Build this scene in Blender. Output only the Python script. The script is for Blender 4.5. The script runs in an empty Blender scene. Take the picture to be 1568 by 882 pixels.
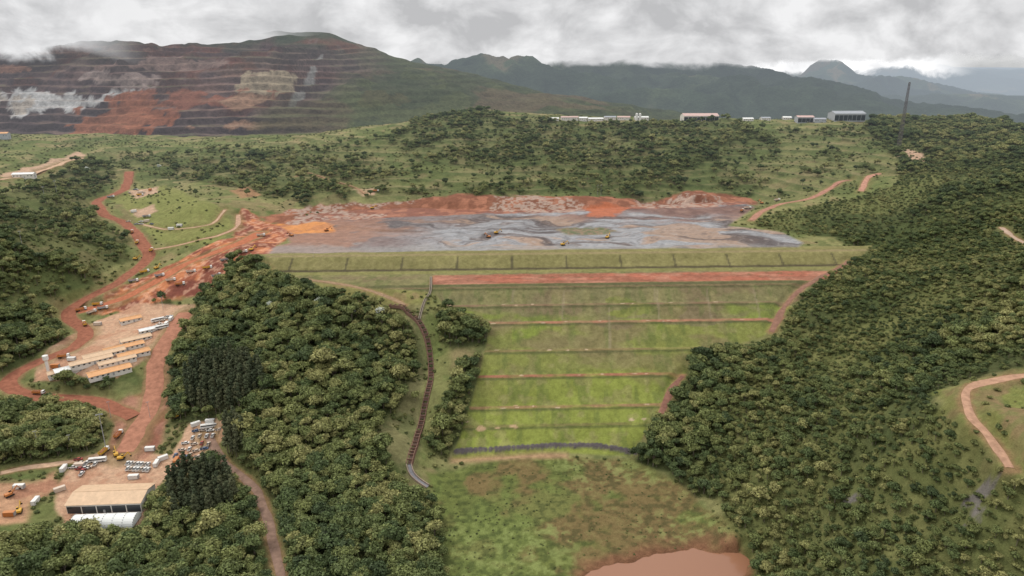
import bpy, math, random, time
import numpy as np
T0=time.time()
random.seed(3); rng=np.random.default_rng(7)
scene=bpy.context.scene
# ------------------------------------------------------------------ image pixel coordinates cast along camera rays to world positions
F=1060.; P=math.radians(18.1); CP,SP=math.cos(P),math.sin(P); CAMZ=250.
def ray(u,v):
    V=(v-441)/F
    return (u-784)/F, CP-V*SP, -SP-V*CP
def at_z(u,v,z):
    a,b,c=ray(u,v); t=(z-CAMZ)/c
    return a*t,b*t
def at_y(u,v,y):
    a,b,c=ray(u,v); t=y/b
    return a*t, CAMZ+c*t
def hit(pts,h,y0=110.,y1=1650.,n=900):
    pts=np.array(pts,float); a,b,c=ray(pts[:,0],pts[:,1])
    ys=y0*(y1/y0)**np.linspace(0,1,n)
    t=ys[None,:]/b[:,None]; X=a[:,None]*t; Y=np.broadcast_to(ys,t.shape); Z=CAMZ+c[:,None]*t
    d=Z-h(X.ravel(),Y.ravel()).reshape(X.shape)
    under=d<0; i=np.argmax(under,1); i=np.where(under.any(1),i,n-1); i=np.maximum(i,1)
    r=np.arange(len(pts)); d0=d[r,i-1]; d1=d[r,i]
    f=np.clip(d0/(d0-d1+1e-9),0,1)
    return np.stack([X[r,i-1]+(X[r,i]-X[r,i-1])*f, ys[i-1]+(ys[i]-ys[i-1])*f],1)
# ------------------------------------------------------------------ noise
def _h(ix,iy,s):
    v=np.sin(ix*127.1+iy*311.7+s*74.7)*43758.5453
    return v-np.floor(v)
def vn(x,y,s=0):
    x=np.asarray(x,float); y=np.asarray(y,float)
    ix=np.floor(x); iy=np.floor(y); fx=x-ix; fy=y-iy
    fx=fx*fx*(3-2*fx); fy=fy*fy*(3-2*fy)
    a=_h(ix,iy,s); b=_h(ix+1,iy,s); c=_h(ix,iy+1,s); d=_h(ix+1,iy+1,s)
    return (a+(b-a)*fx)*(1-fy)+(c+(d-c)*fx)*fy
def fbm(x,y,sc,o=4,s=0):
    t=0;a=1;w=0
    for i in range(o):
        t=t+a*vn(x/sc+i*17.3,y/sc-i*9.1,s+i); w+=a; a*=.5; sc=sc/2.03
    return t/w
def ss(a,b,x):
    t=np.clip((x-a)/(b-a),0,1); return t*t*(3-2*t)
# ------------------------------------------------------------------ dam profile
dy_=[380,403,439,443,464.5,468.5,487,491,513.6,517.5,531.5,535.5,551,600,618,628,634,800]
dz_=[-.5,0,17.1,17.3,29.3,29.5,40,40.2,52.6,52.8,61.2,61.4,70.4,71.1,80,80,78,78]
def dam_z(x,y): return np.interp(y-.04*x,dy_,dz_)
dam_px=[(395,388),(700,384),(1000,381),(1335,376),(1322,392),(1245,440),(1212,470),(1188,508),(1120,530),(1062,545),(1042,580),(1022,625),(988,660),(970,697),(850,692),(690,706),(712,650),(730,590),(745,530),(750,505),(690,472),(665,448),(600,442),(470,432),(425,415)]
dam_w=hit(dam_px,dam_z)
pond_px=[(385,384),(440,372),(425,348),(450,335),(520,322),(640,318),(760,322),(900,320),(1040,312),(1140,308),(1160,318),(1120,345),(1200,355),(1235,372),(1225,380),(1000,382),(700,385),(400,390)]
pond_w=np.array([at_z(u,v,78.) for u,v in pond_px])
ctrl=[]
def C(*L):
    for u,v,z in L:
        x,y=at_z(u,v,z); ctrl.append((x,y,z))
C((660,760,0),(800,760,0),(950,760,0),(1040,780,0),(700,860,0),(850,860,-.5),(1000,850,-.5),(1130,870,0),(850,960,0),(1000,960,0),(700,960,0))
C((640,745,2),(600,690,14),(560,750,8),(500,850,3),(450,950,2),(400,700,14),(500,700,12),(400,600,34),(500,600,30),(600,600,24),(300,600,22),(350,500,48),(450,480,58),(550,500,50),(620,480,58),(655,560,30),(640,640,12),(690,600,26),(700,530,42),(420,440,66))
C((200,650,14),(230,600,20),(170,690,9),(110,760,6),(230,760,6),(280,690,8),(340,740,5),(420,830,3),(200,850,2),(50,860,8),(0,750,12),(-150,900,15),(50,680,14),(0,640,20),(120,612,20),(20,580,27),(60,550,32),(0,520,45),(130,510,36),(150,560,33),(220,530,35),(280,475,42),(240,500,39),(105,475,42),(180,435,50),(225,400,58),(200,345,72),(150,310,82),(195,275,90),(60,440,62),(0,420,80),(100,380,80),(0,330,105),(100,300,98),(60,250,115),(0,270,115),(-200,300,140),(-200,500,70),(130,235,110),(250,300,88),(300,320,90),(350,330,84),(340,370,76),(300,390,68),(250,430,56),(330,440,56),(280,455,48),(390,370,79),(240,350,74))
C((300,260,95),(400,300,90),(450,280,97),(400,215,115),(250,222,110),(500,205,130))
C((520,303,88),(700,303,88),(900,302,88),(1050,300,89),(600,250,108),(750,250,110),(900,250,110),(1050,250,112),(1200,250,112),(650,210,132),(800,200,140),(950,200,140),(1100,200,142),(1250,200,142),(660,180,150),(760,171,158),(850,176,156),(950,180,154),(1100,180,154),(1250,184,152),(1320,185,152))
C((1400,235,130),(1450,184,153),(1568,207,150),(1700,215,160),(1340,268,112),(1240,310,90),(1320,300,100),(1450,300,115),(1568,300,130),(1568,400,120),(1700,400,130),(1450,400,100),(1400,480,85),(1250,480,68),(1250,560,50),(1400,560,80),(1120,580,38),(1150,650,30),(1050,680,12),(1100,740,8),(1200,750,28),(1300,700,52),(1300,880,32),(1200,850,10),(1450,600,92),(1500,640,96),(1568,620,98),(1568,560,105),(1568,740,85),(1568,882,60),(1450,780,62),(1400,860,48),(1700,600,115),(1700,800,80),(1300,950,30),(1325,402,82))
for x in range(-1400,1900,300):
    ctrl.append((x,1480,105.)); ctrl.append((x,1640,50.))
ctrl+= [(0,100,0),(-300,100,20),(300,100,60)]
for x,y in dam_w: ctrl.append((x,y,float(dam_z(x,y))))
for x,y in pond_w: ctrl.append((x,y,78.))
K=np.array(ctrl); 
keep=[]
for i in range(len(K)):
    if all((K[i,0]-K[j,0])**2+(K[i,1]-K[j,1])**2>36 for j in keep): keep.append(i)
K=K[keep]
def phi(dx,dy): return -np.sqrt(dx*dx+dy*dy+144.)
n=len(K)
A=np.zeros((n+3,n+3)); A[:n,:n]=phi(K[:,0][:,None]-K[:,0],K[:,1][:,None]-K[:,1])-np.eye(n)*.6
A[:n,n]=1;A[:n,n+1]=K[:,0]/1000;A[:n,n+2]=K[:,1]/1000;A[n:,:n]=A[:n,n:].T
W=np.linalg.solve(A,np.concatenate([K[:,2],np.zeros(3)]))
def rbf(x,y):
    r=W[n]+W[n+1]*x/1000+W[n+2]*y/1000
    for i in range(n): r=r+W[i]*phi(x-K[i,0],y-K[i,1])
    return r
def sd_poly(x,y,Pg,margin=40):
    Pg=np.asarray(Pg); out=np.full(x.shape,999.)
    m=(x>Pg[:,0].min()-margin)&(x<Pg[:,0].max()+margin)&(y>Pg[:,1].min()-margin)&(y<Pg[:,1].max()+margin)
    if not m.any(): return out
    X=x[m];Y=y[m]; d2=np.full(X.shape,1e9); ins=np.zeros(X.shape,bool)
    for i in range(len(Pg)):
        ax,ay=Pg[i]; bx,by=Pg[(i+1)%len(Pg)]
        ex,ey=bx-ax,by-ay; L=ex*ex+ey*ey+1e-9
        t=np.clip(((X-ax)*ex+(Y-ay)*ey)/L,0,1)
        d2=np.minimum(d2,(X-ax-t*ex)**2+(Y-ay-t*ey)**2)
        if abs(ey)>1e-9:
            c=((ay>Y)!=(by>Y))&(X<(bx-ax)*(Y-ay)/ey+ax); ins^=c
    d=np.sqrt(d2); out[m]=np.where(ins,-d,d); return out
def base_h(x,y):
    z=rbf(x,y)
    d=sd_poly(x,y,dam_w); z=z+(dam_z(x,y)-z)*(1-ss(-2,7,d))
    d=sd_poly(x,y,pond_w); z=z+(78-z)*(1-ss(-2,8,d))
    return z
# ------------------------------------------------------------------ terrain grid
NR,NC=1000,950
raw=[120.]; 
for i in range(NR-1): raw.append(raw[-1]+.55+raw[-1]/560)
raw=np.array(raw); ygr=120+(raw-120)*(1640-120)/(raw[-1]-120)
sgr=np.linspace(-1,1,NC)
def hw(y): return 130+.82*y
GY=np.repeat(ygr[:,None],NC,1); GX=sgr[None,:]*hw(ygr)[:,None]
X=GX.ravel(); Y=GY.ravel()
Z=base_h(X,Y)
GZ0=Z.reshape(NR,NC).copy()
def sample(arr,x,y):
    x=np.asarray(x,float);y=np.asarray(y,float)
    r=np.interp(y,ygr,np.arange(NR)); c=(x/hw(y)+1)*.5*(NC-1); c=np.clip(c,0,NC-1.001); r=np.clip(r,0,NR-1.001)
    i=r.astype(int); j=c.astype(int); fr=r-i; fc=c-j
    return (arr[i,j]*(1-fc)+arr[i,j+1]*fc)*(1-fr)+(arr[i+1,j]*(1-fc)+arr[i+1,j+1]*fc)*fr
H0=lambda x,y: sample(GZ0,x,y)
def wp(px): return hit(px,H0)
print("grid",time.time()-T0)
sdD=sd_poly(X,Y,dam_w,60); sdP=sd_poly(X,Y,pond_w,60)
free=ss(0,25,np.minimum(sdD,sdP))
und=(fbm(X,Y,90,4,5)-.5)*16*ss(250,500,Y)+(fbm(X,Y,22,3,9)-.5)*4
wet_w=wp([(660,725),(720,712),(860,700),(965,705),(1040,745),(1100,790),(1140,850),(1170,960),(690,960),(680,800)])
sdW=sd_poly(X,Y,wet_w,60)
free2=free*ss(0,25,sdW)
flatpx=[[(50,585),(60,545),(150,490),(210,465),(300,465),(285,500),(240,540),(225,548),(180,580)],
        [(85,745),(120,700),(200,685),(260,700),(290,650),(340,640),(348,665),(300,705),(250,735),(212,803),(98,808)]]
flats=[wp(p) for p in flatpx]
for f in flats: free2=free2*ss(-2,15,sd_poly(X,Y,f))
Z=Z+und*free2*.7
# roads
def resample(pts,step=3.):
    P_=[np.array(p) for p in pts]; P_=[2*P_[0]-P_[1]]+P_+[2*P_[-1]-P_[-2]]; out=[]
    for i in range(1,len(P_)-2):
        a,b,c,d=P_[i-1:i+3]; m=max(2,int(np.linalg.norm(c-b)/step))
        for k in range(m):
            q=k/m; out.append(.5*((2*b)+(-a+c)*q+(2*a-5*b+4*c-d)*q*q+(-a+3*b-3*c+d)*q**3))
    out.append(P_[-2]); return np.array(out)
GZ1=Z.reshape(NR,NC).copy(); H1=lambda x,y: sample(GZ1,x,y)
roads=[]
RD=np.full(X.shape,999.)
def add_road(px,w,col,name='dirt_road'):
    r=resample(wp(px)); z=H1(r[:,0],r[:,1])
    k=np.ones(13)/13; zp=np.pad(z,6,mode='edge'); z=np.convolve(zp,k,'valid')
    tg=np.gradient(r,axis=0); ds=np.linalg.norm(tg,axis=1)+1e-9; tg=tg/ds[:,None]; gz_=np.gradient(z)/ds
    m=(X>r[:,0].min()-25)&(X<r[:,0].max()+25)&(Y>r[:,1].min()-25)&(Y<r[:,1].max()+25)
    idx=np.nonzero(m)[0]
    bd=np.full(len(idx),1e9); bz=np.zeros(len(idx))
    for i in range(len(r)):
        ax=X[idx]-r[i,0]; ay=Y[idx]-r[i,1]; d=ax**2+ay**2
        q=d<bd; bd[q]=d[q]; s_=np.clip(ax[q]*tg[i,0]+ay[q]*tg[i,1],-ds[i]*.6,ds[i]*.6); bz[q]=z[i]+gz_[i]*s_
    bd=np.sqrt(bd)
    wgt=1-ss(w/2+.8,w/2+6,bd)
    Z[idx]=Z[idx]+(bz-.1-Z[idx])*wgt
    RD[idx]=np.minimum(RD[idx],bd-w/2)
    roads.append((name,r,w,col,z))
RED=(.25,.10,.062)
add_road([(198,262),(190,288),(150,306),(158,325),(192,342),(218,372),(226,398),(182,434),(125,460),(104,482),(132,508),(112,532),(60,552),(22,572),(14,590),(50,604),(120,611),(165,622),(205,640)],11,RED)
add_road([(285,478),(262,510),(242,545),(236,590),(228,630),(208,660),(192,695)],12,(.33,.155,.10))
add_road([(318,662),(336,698),(382,736),(402,770),(416,825),(432,890),(440,940)],5,(.24,.155,.115))
add_road([(398,352),(372,368),(330,385),(280,405),(235,432),(190,458),(150,470),(118,478)],12,(.36,.13,.07))
add_road([(620,468)]+[(590,452),(530,436),(470,428)],3.5,(.27,.18,.11))
add_road([(1600,566),(1540,580),(1482,598),(1486,630),(1510,660),(1532,690),(1546,722)],4.0,(.37,.22,.145))
add_road([(1150,338),(1185,318),(1240,306),(1285,280),(1300,276)],6,(.33,.17,.12))
add_road([(1348,264),(1328,275),(1318,295)],6,(.38,.2,.14))
add_road([(1012,636),(1022,612),(1032,590),(1046,572)],4,(.22,.11,.08))
add_road([(1180,512),(1190,490),(1206,462),(1240,432),(1300,398)],4,(.22,.12,.085))
add_road([(1535,345),(1555,362),(1600,380)],4,(.38,.27,.2))
add_road([(0,276),(60,262),(125,240)],7,(.45,.3,.2))
add_road([(365,328),(362,345),(340,358),(310,368),(230,385)],4,(.4,.25,.17))
add_road([(215,340),(260,352),(320,345),(345,322)],3,(.4,.27,.18))
add_road([(0,722),(40,716),(80,712),(120,706)],4,(.45,.3,.2))
add_road([(452,268),(470,262),(488,268),(540,285),(560,298)],2.5,(.3,.18,.11))
print("roads",time.time()-T0)
wat_w=wp([(890,905),(905,872),(960,862),(1000,850),(1060,842),(1105,842),(1135,826),(1152,842),(1150,870),(1100,885),(1060,905)])
sdA=sd_poly(X,Y,wat_w)+(fbm(X,Y,9,3,44)-.5)*9
Z=Z+(-4-Z)*(1-ss(-3,5,sdA))
inP=1-ss(-6,0,sdP)
Z=Z+inP*(fbm(X,Y,30,4,21)-.45)*3.6
back=ss(860,890,Y)*free
Z=Z+back*(fbm(X,Y,35,4,33)-.5)*5
kb=(Z+(fbm(X,Y,120,3,34)-.5)*5)/6.5; fb=kb-np.floor(kb)
Z=Z+back*(ss(.45,1,fb)-fb)*6.5*.45
GZ=Z.reshape(NR,NC)
H=lambda x,y: sample(GZ,x,y)
# ------------------------------------------------------------------ land cover colours
n1=fbm(X,Y,60,5,1); n2=fbm(X,Y,12,4,2); n3=fbm(X,Y,3.5,3,3)
Cc=np.zeros((len(X),3))
def lerp(m,col):
    global Cc
    col=np.asarray(col); m=m[:,None]
    Cc=Cc*(1-m)+col*m
hillg=np.array((.13,.145,.052)); hillg2=np.array((.2,.19,.08))
Cc[:]=hillg; lerp(ss(.4,.6,n1),hillg2); lerp(ss(.5,.68,n2)*.6,(.085,.11,.038)); lerp(ss(.56,.68,fbm(X,Y,25,4,77))*.55,(.24,.175,.095))
lerp(back*(1-ss(.08,.3,fb))*.6*ss(.3,.5,n1),(.25,.205,.105)); lerp(back*ss(.55,.8,fb)*.55,(.075,.095,.036))  # last tone paints the shade side of each contour step darker
forest=np.zeros(len(X))
def reg(px,amp=8,sc=18,s=50,soft=3):
    d=sd_poly(X,Y,wp(px),30)+(fbm(X,Y,sc,4,s)-.5)*amp*2
    return 1-ss(-soft,soft,d)
def addf(px,den,**k):
    global forest
    m=reg(px,**k); forest=np.maximum(forest,m*den); return m
mL1=addf([(300,460),(345,390),(390,400),(430,432),(480,447),(560,455),(600,480),(632,505),(645,560),(640,605),(605,640),(590,690),(630,750),(672,790),(690,860),(690,960),(452,960),(437,880),(425,830),(408,770),(390,740),(342,700),(350,660),(335,640),(280,650),(258,655),(262,600),(252,560),(275,520),(300,490)],1)
addf([(0,842),(60,822),(110,820),(215,818),(240,765),(300,718),(326,706),(370,742),(393,775),(405,840),(420,960),(-200,960),(-200,840)],1,amp=4)
addf([(668,480),(700,463),(745,500),(745,528),(705,535),(665,530)],1,amp=4)
addf([(700,560),(738,545),(735,590),(715,640),(712,670),(680,698),(645,690),(662,640),(690,600)],.84,amp=6,sc=10)
mR=addf([(978,705),(1000,655),(1030,630),(1060,555),(1130,535),(1185,525),(1225,460),(1335,388),(1280,365),(1180,352),(1150,342),(1200,325),(1290,310),(1370,285),(1380,250),(1320,195),(1400,178),(1568,195),(1800,200),(1800,540),(1568,556),(1480,580),(1432,600),(1440,650),(1490,700),(1500,735),(1560,745),(1800,760),(1800,960),(1185,960),(1165,860),(1120,790),(1060,742)],1)
addf([(0,470),(60,462),(100,500),(90,525),(30,555),(0,565),(-200,570),(-200,480)],1)
addf([(-150,620),(0,618),(50,618),(140,632),(165,650),(155,690),(60,712),(0,712),(-150,720)],.95)
addf([(-150,330),(0,300),(130,240),(180,262),(140,310),(150,335),(190,360),(205,400),(110,450),(0,455),(-150,460)],.48)
addf([(600,215),(640,180),(760,175),(900,190),(1100,185),(1190,200),(1150,240),(1050,285),(850,275),(700,250),(620,245)],.44,amp=45,sc=60)
addf([(380,235),(480,222),(560,240),(600,300),(480,315),(380,300),(340,275)],.36,amp=25)
addf([(560,292),(800,280),(1000,282),(1150,270),(1180,300),(1050,298),(700,302)],.4,amp=14)
addf([(140,235),(380,225),(390,290),(200,262)],.28)
addf([(500,215),(1330,190),(1380,250),(1300,300),(500,300)],.2,amp=14)
addf([(200,480),(250,455),(265,465),(220,480),(160,500)],.8,amp=2)
addf([(60,580),(180,582),(230,560),(225,600),(120,606)],.3,amp=2)
sparse=mR*ss(.40,.53,fbm(X,Y,70,4,90))*ss(1060,1230,784+1000*X/np.maximum(Y,1)+(n1-.5)*300)
forest=forest*(1-.3*sparse)
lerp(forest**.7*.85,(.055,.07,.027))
mW=reg([(650,722),(720,712),(860,700),(965,705),(1040,745),(1100,790),(1150,850),(1180,960),(690,960),(680,800)],amp=3)
wc=np.array((.09,.105,.034))+n2[:,None]*np.array((.05,.055,.012))
Cc=Cc*(1-mW[:,None])+wc*mW[:,None]
xr=ss(-10,70,X-(Y-330)*-.3)
lerp(mW*ss(.47,.64,fbm(X,Y,22,5,61)+.13*xr)*.75,(.165,.105,.052))
lerp(mW*ss(.46,.6,fbm(X,Y,30,5,62)-.08*xr)*.65,(.13,.16,.047))
lerp(mW*ss(.56,.62,n3)*.5*ss(.4,.6,n1),(.2,.23,.08)); lerp(mW*(1-ss(.36,.44,n3))*.4,(.045,.06,.024))
lerp(mW*(1-ss(1,12,sdA+(n2-.5)*10))*.9,(.2,.095,.055))
m=reg([(590,462),(660,470),(665,560),(665,640),(640,700),(660,745),(620,740),(585,690),(575,650),(620,610),(640,560),(635,505)],amp=4)
lerp(m*.9,(.175,.16,.075)); lerp(m*ss(.5,.6,n2)*.5,(.1,.12,.045)); forest*=1-m*.7
m=reg([(650,440),(690,470),(690,540),(700,600),(670,700),(640,740),(645,620),(655,560),(650,480)],amp=2); lerp(m*.6,(.16,.17,.06)); lerp(m*ss(.45,.6,n2)*.5,(.1,.13,.04))
m=reg([(400,400),(560,425),(650,430),(660,465),(600,470),(480,445),(430,430)],amp=2); lerp(m*.8,(.2,.19,.065)); lerp(m*ss(.5,.6,n2)*.5,(.26,.17,.1)); forest*=1-m*.85
m=reg([(195,290),(250,285),(330,315),(365,345),(330,372),(280,378),(235,370),(215,340),(170,305)],amp=4); lerp(m*.85,(.19,.195,.065)); forest*=1-m*.9
m=reg([(1432,600),(1500,580),(1600,555),(1700,560),(1700,720),(1560,730),(1500,705),(1450,650)],amp=7,sc=12); mclear=m; lerp(m*.85,(.19,.2,.06)); forest*=1-m*.8
lerp(m*ss(.46,.58,fbm(X,Y,14,4,80))*.8,(.24,.16,.09)); lerp(m*ss(.5,.6,n3)*.5,(.1,.13,.04))
lerp(sparse*.75,(.115,.125,.044)); lerp(sparse*ss(.5,.6,n2)*.6,(.165,.16,.062))
yd=Y-.04*X
mD=1-ss(-1,1.5,sdD)
gz=fbm(X*.35,Y,9,4,12); ga=fbm(X*.3,Y,30,3,13); gv=fbm(X,Y*.3,5,4,16)
dc=np.array((.155,.165,.055))+gz[:,None]*np.array((.06,.06,.005))
dc=np.where((ss(500,545,yd+(ga-.5)*60)>.5)[:,None],dc*.35+np.array((.17,.14,.085))*.65,dc)
lo=ss(478,455,yd+(ga-.5)*60)[:,None]; dc=dc*(1-lo)+lo*np.array((.2,.225,.052))*(0.78+.5*gz[:,None])
top=ss(600,601,yd)[:,None]; dc=dc*(1-top)+top*(np.array((.2,.18,.075))*(.8+.4*gz[:,None]))
Cc=Cc*(1-mD[:,None])+dc*mD[:,None]
q=ss(.5,.62,fbm(X*.35,Y,14,4,18))*((yd>517)&(yd<531)|(yd>492)&(yd<513)&(X>0)&(X<120)); lerp(mD*q*.7,(.18,.225,.045))
lerp(mD*ss(.48,.66,fbm(X*.5,Y,16,4,14))*ss(425,490,yd)*.6*(yd<598),(.18,.13,.08))
lerp(mD*ss(.52,.66,gv)*.45*(yd<600),(.1,.125,.04)); lerp(mD*ss(.54,.68,fbm(X,Y,7,3,15))*.45,(.24,.21,.095))
rb=mD*ss(560,563,yd+(n2-.5)*3)*(1-ss(584,589,yd+(n2-.5)*5))*ss(-72,-66,X)*ss(.18,.3,n3+.05)
lerp(rb,np.array((.34,.125,.08))); lerp(rb*ss(.5,.7,n2)*.5,(.4,.22,.15)); lerp(rb*ss(.52,.6,fbm(X*.15,Y,5,4,19))*.6,(.22,.1,.065))
lerp(mD*ss(552,555,yd)*(1-ss(559,562,yd))*.8,(.085,.085,.04))
lerp(mD*ss(590,592,yd)*(1-ss(598,600,yd))*.8,(.2,.19,.07))
lerp(mD*ss(599.3,600.3,yd)*(1-ss(602,603,yd))*.85,(.075,.06,.04))
lerp(mD*ss(618,619.5,yd)*(1-ss(625,627,yd))*.75,(.24,.19,.1))
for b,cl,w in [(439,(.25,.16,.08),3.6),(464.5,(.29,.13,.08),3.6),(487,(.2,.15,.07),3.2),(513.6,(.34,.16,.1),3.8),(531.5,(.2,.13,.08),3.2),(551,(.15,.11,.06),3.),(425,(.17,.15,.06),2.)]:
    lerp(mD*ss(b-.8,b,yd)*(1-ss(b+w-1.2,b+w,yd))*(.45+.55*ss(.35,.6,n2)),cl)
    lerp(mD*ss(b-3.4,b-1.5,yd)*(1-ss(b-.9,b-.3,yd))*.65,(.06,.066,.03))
for x0 in np.arange(-200,330,50.):
    lerp(mD*(1-ss(.6,1.3,np.abs(X-x0)))*ss(600,602,yd)*(1-ss(616,618,yd))*.75,(.07,.06,.04))
for x0,a,b in [(75,488,530),(118,516,548),(160,516,548),(200,516,548),(40,516,548),(0,535,550),(118,535,550)]:
    lerp(mD*(1-ss(.5,1.1,np.abs(X-x0-(Y-a)*.1)))*ss(a,a+2,yd)*(1-ss(b-2,b,yd))*.4,(.28,.22,.15))
for b in (439,464.5,487,513.6,531.5,428):
    for k in range(10):
        x0=rng.uniform(-60,190); y0=b+1.2+.04*x0+rng.uniform(-1,1.2)
        a=rng.uniform(.8,2.2); w=rng.uniform(.5,.9)
        d=((X-x0)/a)**2+((Y-y0)/w)**2
        lerp(mD*(1-ss(.6,1.6,d))*.85,(.46,.34,.23))
for u,v,a in [(738,656,4),(785,653,3.2),(762,655,2.),(790,621,1.5)]:
    x0,y0=wp([(u,v)])[0]; d=((X-x0)/a)**2+((Y-y0)/(a*.45))**2
    lerp((1-ss(.4,1.2,d+(n3-.5)*2.5))*.85,(.45,.3,.18))
m=reg([(688,701),(780,697),(868,694),(868,701),(780,703),(690,709)],amp=1.5); lerp(m*.85,(.36,.22,.13))
toe=resample(wp([(700,692),(760,688),(850,683),(920,684),(972,694)])); dT=np.full(len(X),1e6)
ii=np.nonzero((np.abs(X)<160)&(Y>370)&(Y<440))[0]
for p in toe: dT[ii]=np.minimum(dT[ii],(X[ii]-p[0])**2+(Y[ii]-p[1])**2)
dT=np.sqrt(dT)+(n3-.5)*1.5; lerp((1-ss(1.5,2.6,dT)),np.array((.10,.085,.085)))
Z=Z+(1-ss(.5,3,dT))*1.1; GZ=Z.reshape(NR,NC)
# tailings pond
wx=(fbm(X,Y,60,3,31)-.5)*70; wy=(fbm(X,Y,50,3,32)-.5)*60
st=fbm((X+wx)*.32,(Y+wy),22,5,35); st2=fbm((X+wx)*.25,(Y+wy*1.4),12,4,36)
pc=np.zeros((len(X),3)); pc[:]=(.205,.2,.202)
def pl(m,c):
    global pc
    pc=pc*(1-m[:,None])+np.array(c)*m[:,None]
pl(ss(.44,.51,st),(.135,.112,.105)); pl(ss(.5,.56,st2)*.85,(.27,.27,.275)); pl(ss(.56,.62,st)*.9,(.29,.2,.145)); pl((1-ss(.34,.4,st2))*.8,(.075,.058,.055))
ln=np.abs(((st*9)%1)-.5); pl(ss(.41,.47,ln)*.5,(.085,.07,.068)); pl((1-ss(.02,.08,ln))*.45,(.31,.28,.26))
lf=1-ss(-150,-40,X+(n1-.5)*160); pl(lf*.75*ss(.3,.5,st2),(.14,.085,.07)); pl(lf*ss(.54,.62,n1)*.6,(.3,.15,.09))
fr=ss(765,845,Y+(n1-.5)*150); pl(fr*.75*ss(.35,.5,st),(.15,.078,.062)); pl(fr*ss(.5,.58,n2)*.4,(.24,.15,.12))
pl((1-ss(650,668,Y+(n2-.5)*25))*.6,(.25,.235,.22))
Cc=Cc*(1-inP[:,None])+pc*inP[:,None]
m=reg([(418,345),(440,338),(480,338),(515,346),(505,356),(450,358),(425,352)],amp=9,sc=14); lerp(m,(.5,.21,.07)); lerp(m*ss(.52,.58,n2)*.6,(.35,.15,.07))
m=reg([(845,352),(900,348),(945,352),(930,360),(870,360)],amp=8,sc=12); lerp(m*.9,(.11,.12,.05)); lerp(m*ss(.48,.58,n3),(.2,.14,.09))
m=reg([(395,330),(440,318),(520,310),(640,307),(760,301),(900,296),(1050,294),(1150,300),(1158,314),(1040,318),(900,324),(700,328),(520,337),(440,344)],amp=9,sc=14); lerp(m*.92,(.2,.078,.05)); lerp(m*ss(.5,.57,n2)*.8,(.32,.14,.085)); lerp(m*ss(.56,.6,n1)*ss(.42,.52,n3)*.7,(.34,.27,.22)); forest*=1-m
m=reg([(895,318),(930,310),(965,318),(940,332),(905,332)],amp=7,sc=10); lerp(m,(.34,.11,.055))
m=reg([(350,290),(380,283),(400,300),(370,304)],amp=2); lerp(m*.8,(.33,.18,.1))
m=reg([(372,322),(400,335),(430,345),(445,362),(410,388),(352,400),(342,430),(300,450),(240,462),(190,476),(140,480),(165,452),(238,415),(300,384),(355,362)],amp=5,sc=10)
lerp(m,(.3,.105,.06)); lerp(m*ss(.46,.56,n2),(.46,.18,.085)); lerp(m*ss(.48,.58,fbm(X,Y,20,4,70))*.85,(.17,.06,.045)); lerp(m*ss(.55,.6,n3)*.5,(.5,.3,.2)); forest*=1-m
for i,f in enumerate(flats):
    m=1-ss(-1.5,1.5,sd_poly(X,Y,f)+(n2-.5)*6); lerp(m,(.5,.32,.21)); lerp(m*ss(.48,.6,n2)*.6,(.38,.19,.115)); lerp(m*ss(.54,.6,n3)*.35,(.27,.14,.09)); forest*=1-m
m=reg([(-60,745),(50,738),(85,722),(95,745),(48,770),(40,800),(-60,806)],amp=3); lerp(m,(.43,.25,.15)); lerp(m*ss(.5,.6,n2)*.7,(.3,.14,.09)); forest*=1-m
m=reg([(150,625),(232,600),(256,545),(258,640),(245,680),(222,700),(160,700),(178,650)],amp=2); lerp(m,(.29,.125,.08)); lerp(m*ss(.5,.6,n2)*.6,(.4,.22,.15)); lerp(m*ss(.5,.56,fbm(X*.4,Y,4,4,72))*.5,(.2,.085,.06)); forest*=1-m
for px in ([(0,272),(70,258),(130,238),(120,232),(60,250),(0,262)],[(1372,238),(1392,228),(1425,240),(1405,248)],[(195,290),(240,286),(245,296),(210,300)],[(200,320),(235,312),(240,322),(210,330)],[(540,290),(570,288),(575,298),(555,300)]):
    m=reg(px,amp=5,sc=9); lerp(m,(.42,.28,.19)); forest*=1-m
lerp((1-ss(.3,2.6,RD+(n3-.5)*3))*.85*(1-mD*.5),(.32,.165,.1)); lerp((1-ss(2,9,RD+(n2-.5)*10))*.45*(1-mD)*(1-inP),(.17,.15,.06))
forest*=ss(1.5,6,RD)
forest*=ss(-1,3,sdD)*(1-inP)*(1-mW*.99)*ss(1,4,dT)
for u,v in ((1298,765),(1500,760),(1495,785)):
    x0,y0=wp([(u,v)])[0]; d=np.hypot(X-x0,Y-y0)/4+(n3-.5)*2.2; q=1-ss(.5,1,d); lerp(q*.9,(.17,.15,.14)); forest*=1-q
Cc*= (.8+.48*n3)[:,None]
Cc=np.clip(Cc,.01,.9)
GF=forest.reshape(NR,NC)
print("cover",time.time()-T0)
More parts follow.
